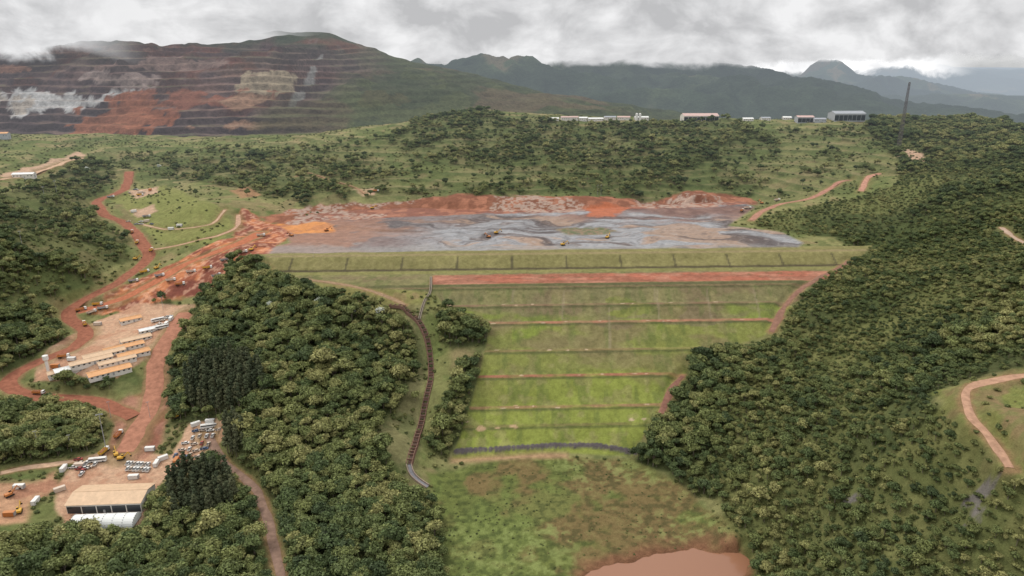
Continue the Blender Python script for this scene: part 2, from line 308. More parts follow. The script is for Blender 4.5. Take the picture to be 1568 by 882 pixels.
# ------------------------------------------------------------------ material helpers
def nodes(name):
    m=bpy.data.materials.new(name); m.use_nodes=True; nt=m.node_tree; nt.nodes.clear(); return m,nt
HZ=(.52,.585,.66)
def mth(nt,op,a,b=None,c=None):
    n_=nt.nodes.new('ShaderNodeMath'); n_.operation=op
    for i,q in enumerate((a,b,c)):
        if q is None: continue
        if isinstance(q,(int,float)): n_.inputs[i].default_value=q
        else: nt.links.new(q,n_.inputs[i])
    return n_.outputs[0]
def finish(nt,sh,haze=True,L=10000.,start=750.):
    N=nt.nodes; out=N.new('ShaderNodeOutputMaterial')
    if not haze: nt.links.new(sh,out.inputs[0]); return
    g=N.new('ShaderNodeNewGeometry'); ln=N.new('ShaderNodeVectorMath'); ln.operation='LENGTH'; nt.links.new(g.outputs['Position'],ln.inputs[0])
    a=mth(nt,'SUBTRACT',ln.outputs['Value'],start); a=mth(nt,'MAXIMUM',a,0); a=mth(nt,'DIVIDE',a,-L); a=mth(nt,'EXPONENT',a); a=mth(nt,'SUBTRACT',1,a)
    e=N.new('ShaderNodeEmission'); e.inputs[0].default_value=(*HZ,1); e.inputs[1].default_value=.86  # air haze painted as a bluish glow, growing with distance from the origin
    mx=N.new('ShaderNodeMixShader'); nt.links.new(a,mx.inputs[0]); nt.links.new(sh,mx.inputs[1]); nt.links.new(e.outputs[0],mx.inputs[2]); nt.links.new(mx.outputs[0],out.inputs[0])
def noise(nt,scale,detail=5,vec=None,rough=.6,dist=0.):
    n_=nt.nodes.new('ShaderNodeTexNoise'); n_.inputs['Scale'].default_value=scale; n_.inputs['Detail'].default_value=detail; n_.inputs['Roughness'].default_value=rough; n_.inputs['Distortion'].default_value=dist
    if vec is not None: nt.links.new(vec,n_.inputs['Vector'])
    return n_.outputs[0]
def scalecol(nt,col,fac):
    v=nt.nodes.new('ShaderNodeVectorMath'); v.operation='SCALE'
    if isinstance(col,tuple): v.inputs[0].default_value=col
    else: nt.links.new(col,v.inputs[0])
    nt.links.new(fac,v.inputs['Scale']); return v.outputs[0]
def bsdf(nt,col,rough=.9,spec=.1,bump=None,bs=.5,bd=.3):
    b=nt.nodes.new('ShaderNodeBsdfPrincipled'); b.inputs['Roughness'].default_value=rough; b.inputs['Specular IOR Level'].default_value=spec
    if isinstance(col,tuple): b.inputs[0].default_value=(*col,1)
    else: nt.links.new(col,b.inputs[0])
    if bump is not None:
        q=nt.nodes.new('ShaderNodeBump'); q.inputs['Strength'].default_value=bs; q.inputs['Distance'].default_value=bd
        nt.links.new(bump,q.inputs['Height']); nt.links.new(q.outputs[0],b.inputs['Normal'])
    return b.outputs[0]
def ground_mat(name,sc1=.35,sc2=1.6,amp=.9,rough=.95,bd=.9,L=10000.):
    m,nt=nodes(name); at=nt.nodes.new('ShaderNodeAttribute'); at.attribute_name='Col'
    g=nt.nodes.new('ShaderNodeNewGeometry')
    a=noise(nt,sc1,6,g.outputs['Position'],.7); b=noise(nt,sc2,4,g.outputs['Position'],.7)
    f=mth(nt,'ADD',mth(nt,'MULTIPLY',a,amp*1.2),mth(nt,'MULTIPLY',b,amp)); f=mth(nt,'ADD',f,1-amp*1.1)
    c=scalecol(nt,at.outputs['Color'],f)
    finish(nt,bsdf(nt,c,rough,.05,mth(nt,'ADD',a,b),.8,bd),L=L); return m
M_ground=ground_mat('terrain_soil_grass'); M_pond=ground_mat('tailings_mud',.12,.8,.6,.45,.6)
def link(o,parent=None):
    scene.collection.objects.link(o)
    if parent: o.parent=parent
    return o
def grid_obj(name,X,Y,Z,nr,nc,col,mat,fmask=None):
    idx=np.arange(nr*nc).reshape(nr,nc)
    f=np.stack([idx[:-1,:-1],idx[:-1,1:],idx[1:,1:],idx[1:,:-1]],-1).reshape(-1,4)
    if fmask is not None: f=f[fmask]
    used,inv=np.unique(f,return_inverse=True); f=inv.reshape(-1,4)
    me=bpy.data.meshes.new(name); nv=len(used)
    me.vertices.add(nv); me.vertices.foreach_set('co',np.stack([X,Y,Z],1)[used].astype(np.float32).ravel())
    me.loops.add(f.size); me.loops.foreach_set('vertex_index',f.ravel().astype(np.int32))
    me.polygons.add(len(f)); me.polygons.foreach_set('loop_start',(np.arange(len(f))*4).astype(np.int32)); me.polygons.foreach_set('loop_total',np.full(len(f),4,np.int32))
    me.update(); me.validate()
    at=me.color_attributes.new('Col','FLOAT_COLOR','POINT'); c4=np.ones((nv,4),np.float32); c4[:,:3]=col[used]; at.data.foreach_set('color',c4.ravel())
    me.polygons.foreach_set('use_smooth',np.ones(len(f),bool)); me.materials.append(mat)
    return link(bpy.data.objects.new(name,me))
def fm(a):
    a=a.reshape(NR,NC); return ((a[:-1,:-1]+a[1:,1:])/2).ravel()
fD=fm(sdD)<0; fP=(fm(sdP)<-1)&~fD; fW=(fm(sdW)<-1)&~fD
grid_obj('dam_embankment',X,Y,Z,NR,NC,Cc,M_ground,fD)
grid_obj('tailings_ground',X,Y,Z,NR,NC,Cc,M_pond,fP)
grid_obj('wetland_ground',X,Y,Z,NR,NC,Cc,M_ground,fW&~fP)
grid_obj('terrain',X,Y,Z,NR,NC,Cc,M_ground,~(fD|fP|fW))
def solid(name,col,rough=.8,amp=.3,sc=.6,spec=.2,haze=True):
    m,nt=nodes(name); g=nt.nodes.new('ShaderNodeNewGeometry'); a=noise(nt,sc,5,g.outputs['Position'],.65)
    f=mth(nt,'ADD',mth(nt,'MULTIPLY',a,amp*2),1-amp)
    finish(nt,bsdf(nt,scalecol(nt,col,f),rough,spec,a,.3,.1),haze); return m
_rm={}
def ribbon(name,r,w,col,zc):
    if col not in _rm: _rm[col]=solid('road_dirt',col,.95,.7,.3,.05)
    n_=len(r); tg=np.gradient(r,axis=0); tg/=np.linalg.norm(tg,axis=1)[:,None]+1e-9; nr=np.stack([-tg[:,1],tg[:,0]],1)
    offs=np.linspace(-.5,.5,7); V=[];Fc=[]
    for i in range(n_):
        for j,o in enumerate(offs):
            ww=w+ (2.2*(vn(i*.35,o*9,4)-.5)*2 if abs(o)>.4 else 0)
            p=r[i]+nr[i]*o*ww; V.append((p[0],p[1],zc[i]))
    V=np.array(V); V[:,2]=np.maximum(H(V[:,0],V[:,1]),V[:,2]-.3)+.2
    V[0::7,2]-=.14; V[6::7,2]-=.14
    for i in range(n_-1):
        for j in range(6): a=i*7+j; Fc.append((a,a+1,a+8,a+7))
    me=bpy.data.meshes.new(name); me.from_pydata(V.tolist(),[],Fc); me.materials.append(_rm[col])
    for p_ in me.polygons: p_.use_smooth=True
    return link(bpy.data.objects.new(name,me))
for nm,r,w,c,zc in roads: ribbon(nm,r,w,c,zc)
mw,nt=nodes('muddy_water'); g=nt.nodes.new('ShaderNodeNewGeometry'); a=noise(nt,.6,3,g.outputs['Position'])
finish(nt,bsdf(nt,(.26,.125,.072),.15,.32,a,.12,.05),False)
me=bpy.data.meshes.new('pond_water'); c0=wat_w.mean(0); pw=c0+(wat_w-c0)*1.25
me.from_pydata([(p[0],p[1],-1.9) for p in pw],[],[list(range(len(pw)))]); me.materials.append(mw); link(bpy.data.objects.new('pond_water',me))
# ------------------------------------------------------------------ far country
def ridge(name,crest,yc,base,front,backl,xs,nr,nc,amp,colf,mat,sc=500,terr=None,seed=0):
    cx=np.array([at_y(u,v,yc)[0] for u,v in crest]); cz=np.array([at_y(u,v,yc)[1] for u,v in crest])
    xg=np.linspace(xs[0],xs[1],nc); yg=np.linspace(yc-front,yc+backl,nr)
    X_,Y_=np.meshgrid(xg,yg); X_=X_.ravel();Y_=Y_.ravel()
    zc=np.interp(X_,cx,cz)
    q=np.where(Y_<yc,(yc-Y_)/front,(Y_-yc)/backl)
    warp=(fbm(X_,Y_,sc,4,seed+3)-.5)*.6
    q2=np.clip(q+warp*np.sin(np.pi*np.clip(q,0,1)),0,1)
    pr=1-ss(0,1,q2) if terr is None else 1-q2
    z=base+(zc-base)*pr+(1-np.abs(fbm(X_,Y_,sc*.6,5,seed)-.5)*4)*amp*(.15+.85*np.sin(np.pi*np.clip(q,0,1)))
    if terr:
        z=z+(fbm(X_,Y_,130,4,seed+2)-.5)*26
        z0=z+(fbm(X_,Y_,70,4,seed+8)-.5)*9
        k=z0/terr+(fbm(X_,Y_,400,3,seed+9)-.5)*2; fl=np.floor(k); frc=k-fl
        tm=(1-.8*ss(-600,-360,X_))*(1-ss(290,315,z))*(.6+.4*ss(.35,.5,fbm(X_,Y_,150,3,seed+12)))
        z=z+terr*(ss(.55,.95,frc)-frc)*.9*tm
        col=colf(X_,Y_,z,k,tm)
    else: col=colf(X_,Y_,z,None)
    return grid_obj(name,X_,Y_,z,nr,nc,np.clip(col,.005,.9),mat)
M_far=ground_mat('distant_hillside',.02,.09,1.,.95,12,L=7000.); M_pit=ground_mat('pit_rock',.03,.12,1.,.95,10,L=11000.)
def colpit(x,y,z,k,tm):
    f=k-np.floor(k); lv=np.floor(k)
    a=fbm(x,y,260,5,201); b=fbm(x,y,70,4,202); c=fbm(x*.8,y*.25,30,4,203); e=fbm(x,y,22,3,204); hv=_h(lv,np.floor(x/260+a*4),5)
    col=np.zeros((len(x),3)); col[:]=(.125,.075,.068)
    def L_(m,cc):
        nonlocal col
        m=m[:,None]; col=col*(1-m)+np.array(cc)*m
    L_(ss(.45,.55,a),(.2,.085,.06)); L_(ss(.5,.6,b)*.7,(.12,.085,.088)); L_(ss(.53,.6,c)*.6,(.25,.165,.14)); L_(hv*.3,(.085,.06,.06)); L_(ss(.8,.95,hv)*.4,(.25,.13,.09))
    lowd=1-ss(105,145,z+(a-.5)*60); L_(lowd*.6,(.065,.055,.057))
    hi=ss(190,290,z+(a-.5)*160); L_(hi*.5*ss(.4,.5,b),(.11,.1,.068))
    P_=np.zeros(len(x))
    for (u,v,yy_),ra,rb_,cc in PATCH:
        x0,z0=at_y(u,v,yy_); d=np.hypot((x-x0)/ra,(z-z0)/rb_)+(b-.5)*2.2+(c-.5)*1.3+(e-.5)*1.1; q=1-ss(.95,1.1,d)
        L_(q,cc); L_(q*ss(.48,.6,e)*.55,tuple(q_*.55 for q_ in cc)); P_=np.maximum(P_,q)
    gx=ss(-640,-400,x+(a-.5)*500+(z-180)*-.6); L_(gx*.9,(.055,.072,.035)); L_(gx*ss(.5,.6,b)*.5,(.1,.11,.045)); L_(gx*ss(.53,.6,a)*.5*(z<230),(.15,.1,.065))
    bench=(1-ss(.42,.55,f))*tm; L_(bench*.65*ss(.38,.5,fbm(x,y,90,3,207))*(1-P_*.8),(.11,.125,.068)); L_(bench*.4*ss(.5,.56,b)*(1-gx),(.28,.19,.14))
    L_(ss(.55,.62,f)*(1-ss(.93,1,f))*.65*tm*(1-P_*.6),(.045,.033,.034))  # dark shading painted into the colour of the terrace faces
    L_(ss(285,325,z+(b-.5)*60)*.9,(.05,.063,.036))
    return col
PATCH=[((100,152,1930),190,26,(.58,.56,.54)),((0,157,1930),110,24,(.52,.45,.38)),((225,170,1880),130,34,(.32,.125,.07)),((420,125,2080),90,26,(.4,.32,.22)),((578,156,1900),45,18,(.32,.13,.07)),((430,188,1790),150,9,(.34,.2,.13)),((235,118,2120),100,18,(.33,.25,.22)),((180,190,1800),80,26,(.34,.14,.08)),((60,105,2180),140,8,(.36,.19,.13)),((478,128,2050),10,70,(.3,.28,.26)),((340,150,1960),120,20,(.28,.115,.075)),((300,98,2220),130,14,(.27,.18,.15)),((390,150,1960),50,16,(.34,.2,.13)),((140,78,2300),180,12,(.22,.13,.1))]
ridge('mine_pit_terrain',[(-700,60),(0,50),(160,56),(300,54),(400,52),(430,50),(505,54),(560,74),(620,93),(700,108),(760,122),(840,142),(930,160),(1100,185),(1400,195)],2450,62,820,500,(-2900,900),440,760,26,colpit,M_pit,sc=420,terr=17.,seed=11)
def colgreen(c1,c2,s):
    def f(x,y,z,_):
        a=fbm(x,y,400,5,s); b=fbm(x,y,90,4,s+1); col=np.zeros((len(x),3)); col[:]=c1
        m=ss(.5,.65,a)[:,None]*.7; col=col*(1-m)+np.array(c2)*m; m=ss(.5,.58,b)[:,None]*.5; col=col*(1-m)+np.array((.03,.04,.025))*m
        m=(ss(.6,.66,a)*ss(.5,.55,b))[:,None]*.6; col=col*(1-m)+np.array((.2,.15,.09))*m
        return col
    return f
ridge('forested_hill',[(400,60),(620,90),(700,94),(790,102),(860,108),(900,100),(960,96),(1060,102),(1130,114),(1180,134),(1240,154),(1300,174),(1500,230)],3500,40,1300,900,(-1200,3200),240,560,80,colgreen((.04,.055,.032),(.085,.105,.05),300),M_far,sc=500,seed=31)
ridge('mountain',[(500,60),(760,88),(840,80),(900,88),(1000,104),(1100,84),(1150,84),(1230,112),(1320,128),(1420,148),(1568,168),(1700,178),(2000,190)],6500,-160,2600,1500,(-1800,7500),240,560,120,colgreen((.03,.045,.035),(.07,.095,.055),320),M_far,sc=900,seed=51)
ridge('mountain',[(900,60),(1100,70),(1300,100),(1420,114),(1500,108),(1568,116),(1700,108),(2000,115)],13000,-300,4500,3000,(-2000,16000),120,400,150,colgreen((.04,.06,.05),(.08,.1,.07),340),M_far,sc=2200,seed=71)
me=bpy.data.meshes.new('ground'); me.from_pydata([(-40000,1500,-190),(40000,1500,-190),(40000,60000,-190),(-40000,60000,-190),(-40000,-20000,-190),(40000,-20000,-190)],[],[(0,1,2,3),(4,5,1,0)])
me.materials.append(solid('valley_ground',(.07,.09,.045),.95,.4,.004,.02)); link(bpy.data.objects.new('ground',me))
print("far",time.time()-T0)
# ------------------------------------------------------------------ clouds
def cloud(y,x0,x1,z0,soft,amp,seed,ztop=1200,bright=.72,slope=0.,upper=None,fade=.18,low=.72):
    m,nt=nodes('cloud_glow'); g=nt.nodes.new('ShaderNodeNewGeometry')
    mp=nt.nodes.new('ShaderNodeMapping'); mp.inputs['Location'].default_value=(seed*913.7,seed*5.1,seed*77); nt.links.new(g.outputs['Position'],mp.inputs[0])
    s=nt.nodes.new('ShaderNodeSeparateXYZ'); nt.links.new(g.outputs['Position'],s.inputs[0])
    mp2=nt.nodes.new('ShaderNodeMapping'); mp2.inputs['Scale'].default_value=(.7,.7,1.2); nt.links.new(mp.outputs[0],mp2.inputs[0])
    k=2300./y
    nz=noise(nt,.0085*k,7,mp2.outputs[0],.6,.3); nb=noise(nt,.0024*k,2,mp2.outputs[0],.5); nc_=noise(nt,.006*k,7,mp2.outputs[0],.55,.25)
    d=mth(nt,'SUBTRACT',s.outputs[2],z0); d=mth(nt,'ADD',d,mth(nt,'MULTIPLY',s.outputs[0],slope))
    dn=mth(nt,'ADD',mth(nt,'MULTIPLY',mth(nt,'SUBTRACT',nz,.5),amp),mth(nt,'MULTIPLY',mth(nt,'SUBTRACT',nb,.5),amp*1.6)); d=mth(nt,'ADD',d,dn)
    mr=nt.nodes.new('ShaderNodeMapRange'); mr.interpolation_type='SMOOTHSTEP'; mr.inputs[1].default_value=0; mr.inputs[2].default_value=soft; nt.links.new(d,mr.inputs[0])
    al=mr.outputs[0]
    fades=[(s.outputs[0],x0,x0+(x1-x0)*fade),(s.outputs[0],x1,x1-(x1-x0)*fade)]
    if upper: fades.append((mth(nt,'SUBTRACT',s.outputs[2],dn),upper,upper*.75))
    for src,q0,q1 in fades:
        f=nt.nodes.new('ShaderNodeMapRange'); f.interpolation_type='SMOOTHSTEP'
        f.inputs[1].default_value=q0; f.inputs[2].default_value=q1; nt.links.new(src,f.inputs[0]); al=mth(nt,'MULTIPLY',al,f.outputs[0])
    e=nt.nodes.new('ShaderNodeEmission')  # sheet glows by itself; the cloud's bright and grey tones are painted
    cr=nt.nodes.new('ShaderNodeValToRGB'); nt.links.new(nc_,cr.inputs[0]); cr.color_ramp.elements[0].position=.38; cr.color_ramp.elements[1].position=.62
    a=bright*low; cr.color_ramp.elements[0].color=(a*.985,a*.99,a*1.01,1); cr.color_ramp.elements[1].color=(bright*1.2,bright*1.2,bright*1.21,1)
    nt.links.new(cr.outputs[0],e.inputs[0]); e.inputs[1].default_value=1
    tr=nt.nodes.new('ShaderNodeBsdfTransparent'); mx=nt.nodes.new('ShaderNodeMixShader'); nt.links.new(al,mx.inputs[0]); nt.links.new(tr.outputs[0],mx.inputs[1]); nt.links.new(e.outputs[0],mx.inputs[2])
    finish(nt,mx.outputs[0],False)
    nx,nz_=60,16; V=[];Fc=[]
    for j in range(nz_):
        for i in range(nx):
            x=x0+(x1-x0)*i/(nx-1); z=z0-amp+(ztop-z0+amp)*j/(nz_-1)
            V.append((x,y+120*math.sin(x/500+seed)+ (z-z0)*.15,z))
    for j in range(nz_-1):
        for i in range(nx-1): q=j*nx+i; Fc.append((q,q+1,q+nx+1,q+nx))
    me=bpy.data.meshes.new('cloud_bank'); me.from_pydata(V,[],Fc); me.materials.append(m)
    for p_ in me.polygons: p_.use_smooth=True
    link(bpy.data.objects.new('cloud_bank',me))
cloud(2120,-3300,-1000,268,34,110,1,bright=.76,fade=.12)
cloud(2290,-3200,-600,277,30,90,2,bright=.72,fade=.1)
cloud(2960,-3000,2500,214,34,110,3,bright=.74,slope=-.03,fade=.16)
cloud(3250,-700,2200,232,34,150,9,bright=.78,slope=-.02)
cloud(4700,-3500,5200,250,60,240,5,ztop=2300,bright=.78)
cloud(5500,1450,3600,120,60,330,8,ztop=900,bright=.98,upper=520,low=.8)
cloud(8800,-4000,10500,350,160,480,6,ztop=3500,bright=.85)
# ------------------------------------------------------------------ trees
def tree_mesh(name,seed,R,Ht,kind,mats,nl=9,cards=110,size=.75):
    r=np.random.default_rng(seed); V=[];Fc=[];mi=[];tint=[]
    def quad(c,nrm,s,tn,m):
        a=np.cross(nrm,[0.3,.2,.9]); a/=np.linalg.norm(a)+1e-6; b=np.cross(nrm,a); th=r.uniform(0,6.28)
        a2=a*math.cos(th)+b*math.sin(th); b2=-a*math.sin(th)+b*math.cos(th)
        i=len(V); s2=s*r.uniform(.5,.8)
        V.extend([c-a2*s-b2*s2*.3,c+b2*s2*-.9+a2*s*.2,c+a2*s+b2*s2*.2,c+b2*s2]); Fc.append((i,i+1,i+2,i+3)); mi.append(m); tint.extend([tn]*4)
    def tube(p,q,r0,r1,m=1,k=6):
        p=np.array(p,float);q=np.array(q,float); d=q-p; d/=np.linalg.norm(d); a=np.cross(d,[.1,1,.05]); a/=np.linalg.norm(a); b=np.cross(d,a); i=len(V)
        for c,rr in ((p,r0),(q,r1)):
            for j in range(k): th=j*6.2832/k; V.append(c+a*rr*math.cos(th)+b*rr*math.sin(th)); tint.append(.5)
        for j in range(k): Fc.append((i+j,i+(j+1)%k,i+k+(j+1)%k,i+k+j)); mi.append(m)
    lobes=[]
    if kind=='broad':
        tube((0,0,-1.5),(0,0,Ht*.55),.28,.17)
        for i in range(nl):
            th=i*2.4+r.uniform(-.5,.5); rr=R*.7*math.sqrt(i/nl)*r.uniform(.75,1.2); zz=Ht*.72-(rr/R)**2*Ht*.28+r.uniform(-1.1,1.1)
            lobes.append((np.array([rr*math.cos(th),rr*math.sin(th),zz]),R*r.uniform(.24,.48),r.uniform(.72,1.25)))
    elif kind=='tall':
        tube((0,0,-1.5),(0,0,Ht*.9),.3,.08)
        for i in range(nl):
            q=i/(nl-1); th=i*2.4; rr=R*.4*(1-q*.8)
            lobes.append((np.array([rr*math.cos(th),rr*math.sin(th),Ht*(.35+.6*q)]),R*(.55-.3*q),r.uniform(.75,1.2)))
    else:
        for i in range(nl):
            th=i*2.4; rr=R*.6*math.sqrt(i/nl)
            lobes.append((np.array([rr*math.cos(th),rr*math.sin(th),Ht*.45*r.uniform(.5,1)]),R*r.uniform(.3,.5),r.uniform(.7,1.2)))
    for c,lr,tn in lobes:
        if kind!='bush': tube((0,0,Ht*.4),c-np.array([0,0,lr*.4]),.12,.04,1,4)
        for k in range(12):
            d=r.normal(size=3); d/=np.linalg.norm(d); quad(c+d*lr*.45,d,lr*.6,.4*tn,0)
        for k in range(cards):
            d=r.normal(size=3); d[2]=abs(d[2])*1.0 if r.random()<.78 else d[2]; d/=np.linalg.norm(d)
            rad=lr*r.uniform(.7,1.25)*(1+.22*math.sin(d[0]*7+tn*9)*math.cos(d[1]*6))
            nn=d+r.normal(size=3)*.5+np.array([0,0,.2]); nn/=np.linalg.norm(nn)
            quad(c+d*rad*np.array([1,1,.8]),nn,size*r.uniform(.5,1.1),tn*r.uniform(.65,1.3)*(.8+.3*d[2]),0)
    me=bpy.data.meshes.new(name); me.from_pydata([tuple(v) for v in V],[],Fc)
    for m in mats: me.materials.append(m)
    me.polygons.foreach_set('material_index',mi)
    at=me.attributes.new('tint','FLOAT','POINT'); at.data.foreach_set('value',tint)
    return me
def leaf_mat(name,cols,amp=1.):
    m,nt=nodes(name); at=nt.nodes.new('ShaderNodeAttribute'); at.attribute_name='tint'
    oi=nt.nodes.new('ShaderNodeObjectInfo'); cr=nt.nodes.new('ShaderNodeValToRGB')
    nz=noise(nt,.016,3,oi.outputs['Location'],.6)
    f=mth(nt,'ADD',mth(nt,'MULTIPLY',oi.outputs['Random'],.85),mth(nt,'MULTIPLY',mth(nt,'SUBTRACT',nz,.44),2.2)); nt.links.new(f,cr.inputs[0])
    el_=cr.color_ramp.elements; el_[0].position=0; el_[0].color=(*cols[0],1); el_[1].position=1; el_[1].color=(*cols[-1],1)
    for i,c in enumerate(cols[1:-1]): e=el_.new((i+1)/(len(cols)-1)); e.color=(*c,1)
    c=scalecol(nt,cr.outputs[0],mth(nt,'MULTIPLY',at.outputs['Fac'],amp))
    b=bsdf(nt,c,.6,.2); tl=nt.nodes.new('ShaderNodeBsdfTranslucent'); nt.links.new(c,tl.inputs[0]); mx=nt.nodes.new('ShaderNodeMixShader'); mx.inputs[0].default_value=.22
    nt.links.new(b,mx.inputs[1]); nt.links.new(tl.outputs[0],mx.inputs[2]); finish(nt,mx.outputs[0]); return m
M_leaf=leaf_mat('foliage',[(.05,.07,.029),(.075,.1,.036),(.108,.13,.046),(.145,.16,.054),(.23,.22,.085)],1.32)
M_bush=leaf_mat('shrub_foliage',[(.08,.1,.036),(.12,.14,.047),(.2,.195,.07)],1.2)
M_dark=leaf_mat('dark_foliage',[(.06,.078,.04),(.085,.1,.05),(.125,.13,.065)],1.1)
M_white=leaf_mat('blossom',[(.4,.42,.36),(.5,.52,.46),(.55,.56,.5)],1.25)
M_bark=solid('bark',(.16,.13,.1),.9,.3,2)
protos=bpy.data.collections.new('tree_species'); bprotos=bpy.data.collections.new('shrub_species')
tm=[]
specs=[('broad',4.4,9.5,10,90),('broad',3.8,9,9,85),('broad',5.6,11,13,90),('broad',3.1,8,8,80),('broad',4.0,11.5,9,85),('tall',2.9,17,9,80),('broad',4.8,10,14,62)]
for i,(k,R,h,nl,cd) in enumerate(specs):
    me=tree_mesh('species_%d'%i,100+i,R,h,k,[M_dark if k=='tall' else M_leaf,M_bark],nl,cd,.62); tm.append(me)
    protos.objects.link(bpy.data.objects.new('species_%d'%i,me))
for i in range(3):
    me=tree_mesh('shrub_%d'%i,200+i,1.9,2.3,'bush',[M_bush,M_bark],5,60,.42); bprotos.objects.link(bpy.data.objects.new('shrub_%d'%i,me))
def scatter(name,pts,scl,vid,coll):
    me=bpy.data.meshes.new(name); me.vertices.add(len(pts)); me.vertices.foreach_set('co',pts.astype(np.float32).ravel())
    a=me.attributes.new('scl','FLOAT','POINT'); a.data.foreach_set('value',scl.astype(np.float32))
    a=me.attributes.new('rot','FLOAT','POINT'); a.data.foreach_set('value',rng.uniform(0,6.28,len(pts)).astype(np.float32))
    a=me.attributes.new('vid','INT','POINT'); a.data.foreach_set('value',vid.astype(np.int32))
    o=link(bpy.data.objects.new(name,me)); ng=bpy.data.node_groups.new(name,'GeometryNodeTree')
    ng.interface.new_socket('Geometry',in_out='INPUT',socket_type='NodeSocketGeometry'); ng.interface.new_socket('Geometry',in_out='OUTPUT',socket_type='NodeSocketGeometry')
    N=ng.nodes; L=ng.links; i_=N.new('NodeGroupInput'); o_=N.new('NodeGroupOutput'); ip=N.new('GeometryNodeInstanceOnPoints'); ci=N.new('GeometryNodeCollectionInfo')
    ci.inputs['Collection'].default_value=coll; ci.inputs['Separate Children'].default_value=True; ci.inputs['Reset Children'].default_value=True
    def na(nm,t):
        q=N.new('GeometryNodeInputNamedAttribute'); q.data_type=t; q.inputs['Name'].default_value=nm; return q.outputs['Attribute']
    cx=N.new('ShaderNodeCombineXYZ'); L.new(na('rot','FLOAT'),cx.inputs[2])
    L.new(i_.outputs[0],ip.inputs['Points']); L.new(ci.outputs[0],ip.inputs['Instance']); ip.inputs['Pick Instance'].default_value=True
    L.new(na('vid','INT'),ip.inputs['Instance Index']); L.new(cx.outputs[0],ip.inputs['Rotation']); L.new(na('scl','FLOAT'),ip.inputs['Scale']); L.new(ip.outputs[0],o_.inputs[0])
    md=o.modifiers.new('scatter','NODES'); md.node_group=ng
    print(name,len(pts)); return o
def jitter(sp,y0,y1):
    gx,gy=np.meshgrid(np.arange(-1500,1500,sp),np.arange(y0,y1,sp)); gx=gx.ravel()+rng.uniform(-.6,.6,gx.size)*sp; gy=gy.ravel()+rng.uniform(-.6,.6,gy.size)*sp
    m=(np.abs(gx)<hw(gy)*.99); return gx[m],gy[m]
GS=sparse.reshape(NR,NC)
def trees(sp,y0,y1):
    x,y=jitter(sp,y0,y1); d=sample(GF,x,y); cl=fbm(x,y,40,3,400)*.4+fbm(x,y,14,2,401)*.6
    thr=np.where(d>.85,d*.93,(.2*d+.8*ss(.66-d*.5,.78-d*.45,cl))*ss(.05,.3,d)); ok=rng.random(len(x))<thr
    x=x[ok];y=y[ok];d=d[ok]; z=H(x,y); sp_=sample(GS,x,y)
    big=fbm(x,y,80,3,410); hillr=ss(30,75,z)*ss(90,180,x)*ss(900,780,y)
    s=(.5+.8*rng.random(len(x))**1.5)*(1-.4*hillr*ss(.35,.6,big)-.12*hillr)*(1-.25*sp_); s=np.where(d<.8,s*.85,s)
    s*=np.where(rng.random(len(x))<.06,1.35,1.)
    vid=rng.choice([0,1,2,3,4,6],len(x)); return x,y,z,s,vid
a=trees(3.9,150,640); b=trees(5.4,640,1420)
x=np.concatenate([a[0],b[0]]);y=np.concatenate([a[1],b[1]]);z=np.concatenate([a[2],b[2]]);s=np.concatenate([a[3],b[3]]);v=np.concatenate([a[4],b[4]])
for pl_ in ([(285,590),(300,560),(350,555),(400,575),(410,610),(340,640),(290,635)],[(255,760),(290,725),(345,722),(365,770),(330,800),(270,800)],[(340,700),(345,655),(375,660),(380,700)]):
    dd=sd_poly(x,y,wp(pl_)); v[dd<0]=5; s[dd<0]=rng.uniform(.7,1.2,(dd<0).sum())
scatter('forest_trees',np.stack([x,y,z-.3],1),s,v,protos)
def shrubs(sp,y0,y1,k):
    x,y=jitter(sp,y0,y1); d=sample(GF,x,y); rd=sample(RD.reshape(NR,NC),x,y); dm=sample(sdD.reshape(NR,NC),x,y); pn=sample(inP.reshape(NR,NC),x,y); w=sample(mW.reshape(NR,NC),x,y); wa=sample(sdA.reshape(NR,NC),x,y)
    red=sample((Cc[:,0]/Cc[:,1]).reshape(NR,NC),x,y); cl=fbm(x,y,25,4,420); sp_=sample(GS,x,y); cw=fbm(x,y,6,3,430)
    p=(.1+.75*ss(.48,.62,cl))*(1-w*.8)*(1-pn)*(dm>2)*(rd>3)*(red<1.4)*(wa>3)*k+ .3*(d>.8)+.75*sp_ + w*ss(.52,.6,cw)*.5*(wa>4)
    ok=rng.random(len(x))<p; x=x[ok];y=y[ok]; w=w[ok]; return x,y,H(x,y),rng.uniform(.35,1.15,len(x))*(1-.62*w)
a=shrubs(3.0,160,640,.8); b=shrubs(5.0,640,1350,.5)
q=[np.concatenate([a[i],b[i]]) for i in range(4)]
scatter('shrubs',np.stack([q[0],q[1],q[2]-.15],1),q[3],rng.integers(0,3,len(q[0])),bprotos)
fl=[tree_mesh('blossom_tree',300+i,4.6,10,'broad',[M_white,M_bark],9,60,.6) for i in range(2)]
for i,(u,v_) in enumerate([(583,492),(415,478),(488,474),(545,487),(245,262),(135,266)]):
    p=hit([(u,v_)],H)[0]; o=link(bpy.data.objects.new('blossoming_tree',fl[i%2])); o.location=(p[0],p[1],H(*p)+2.4); o.scale=(1.05 if i<1 else .8,)*3; o.rotation_euler[2]=i
for u,v_ in [(690,250),(885,262),(1262,262),(1000,262),(640,262),(1190,268),(300,300),(1330,235),(1180,225),(1290,215),(560,270)]:
    p=hit([(u,v_)],H)[0]; o=link(bpy.data.objects.new('broadleaf_tree',tm[random.randint(0,4)])); o.location=(p[0],p[1],H(*p)-.3); o.rotation_euler[2]=u; o.scale=(1.2,)*3
print("trees",time.time()-T0)
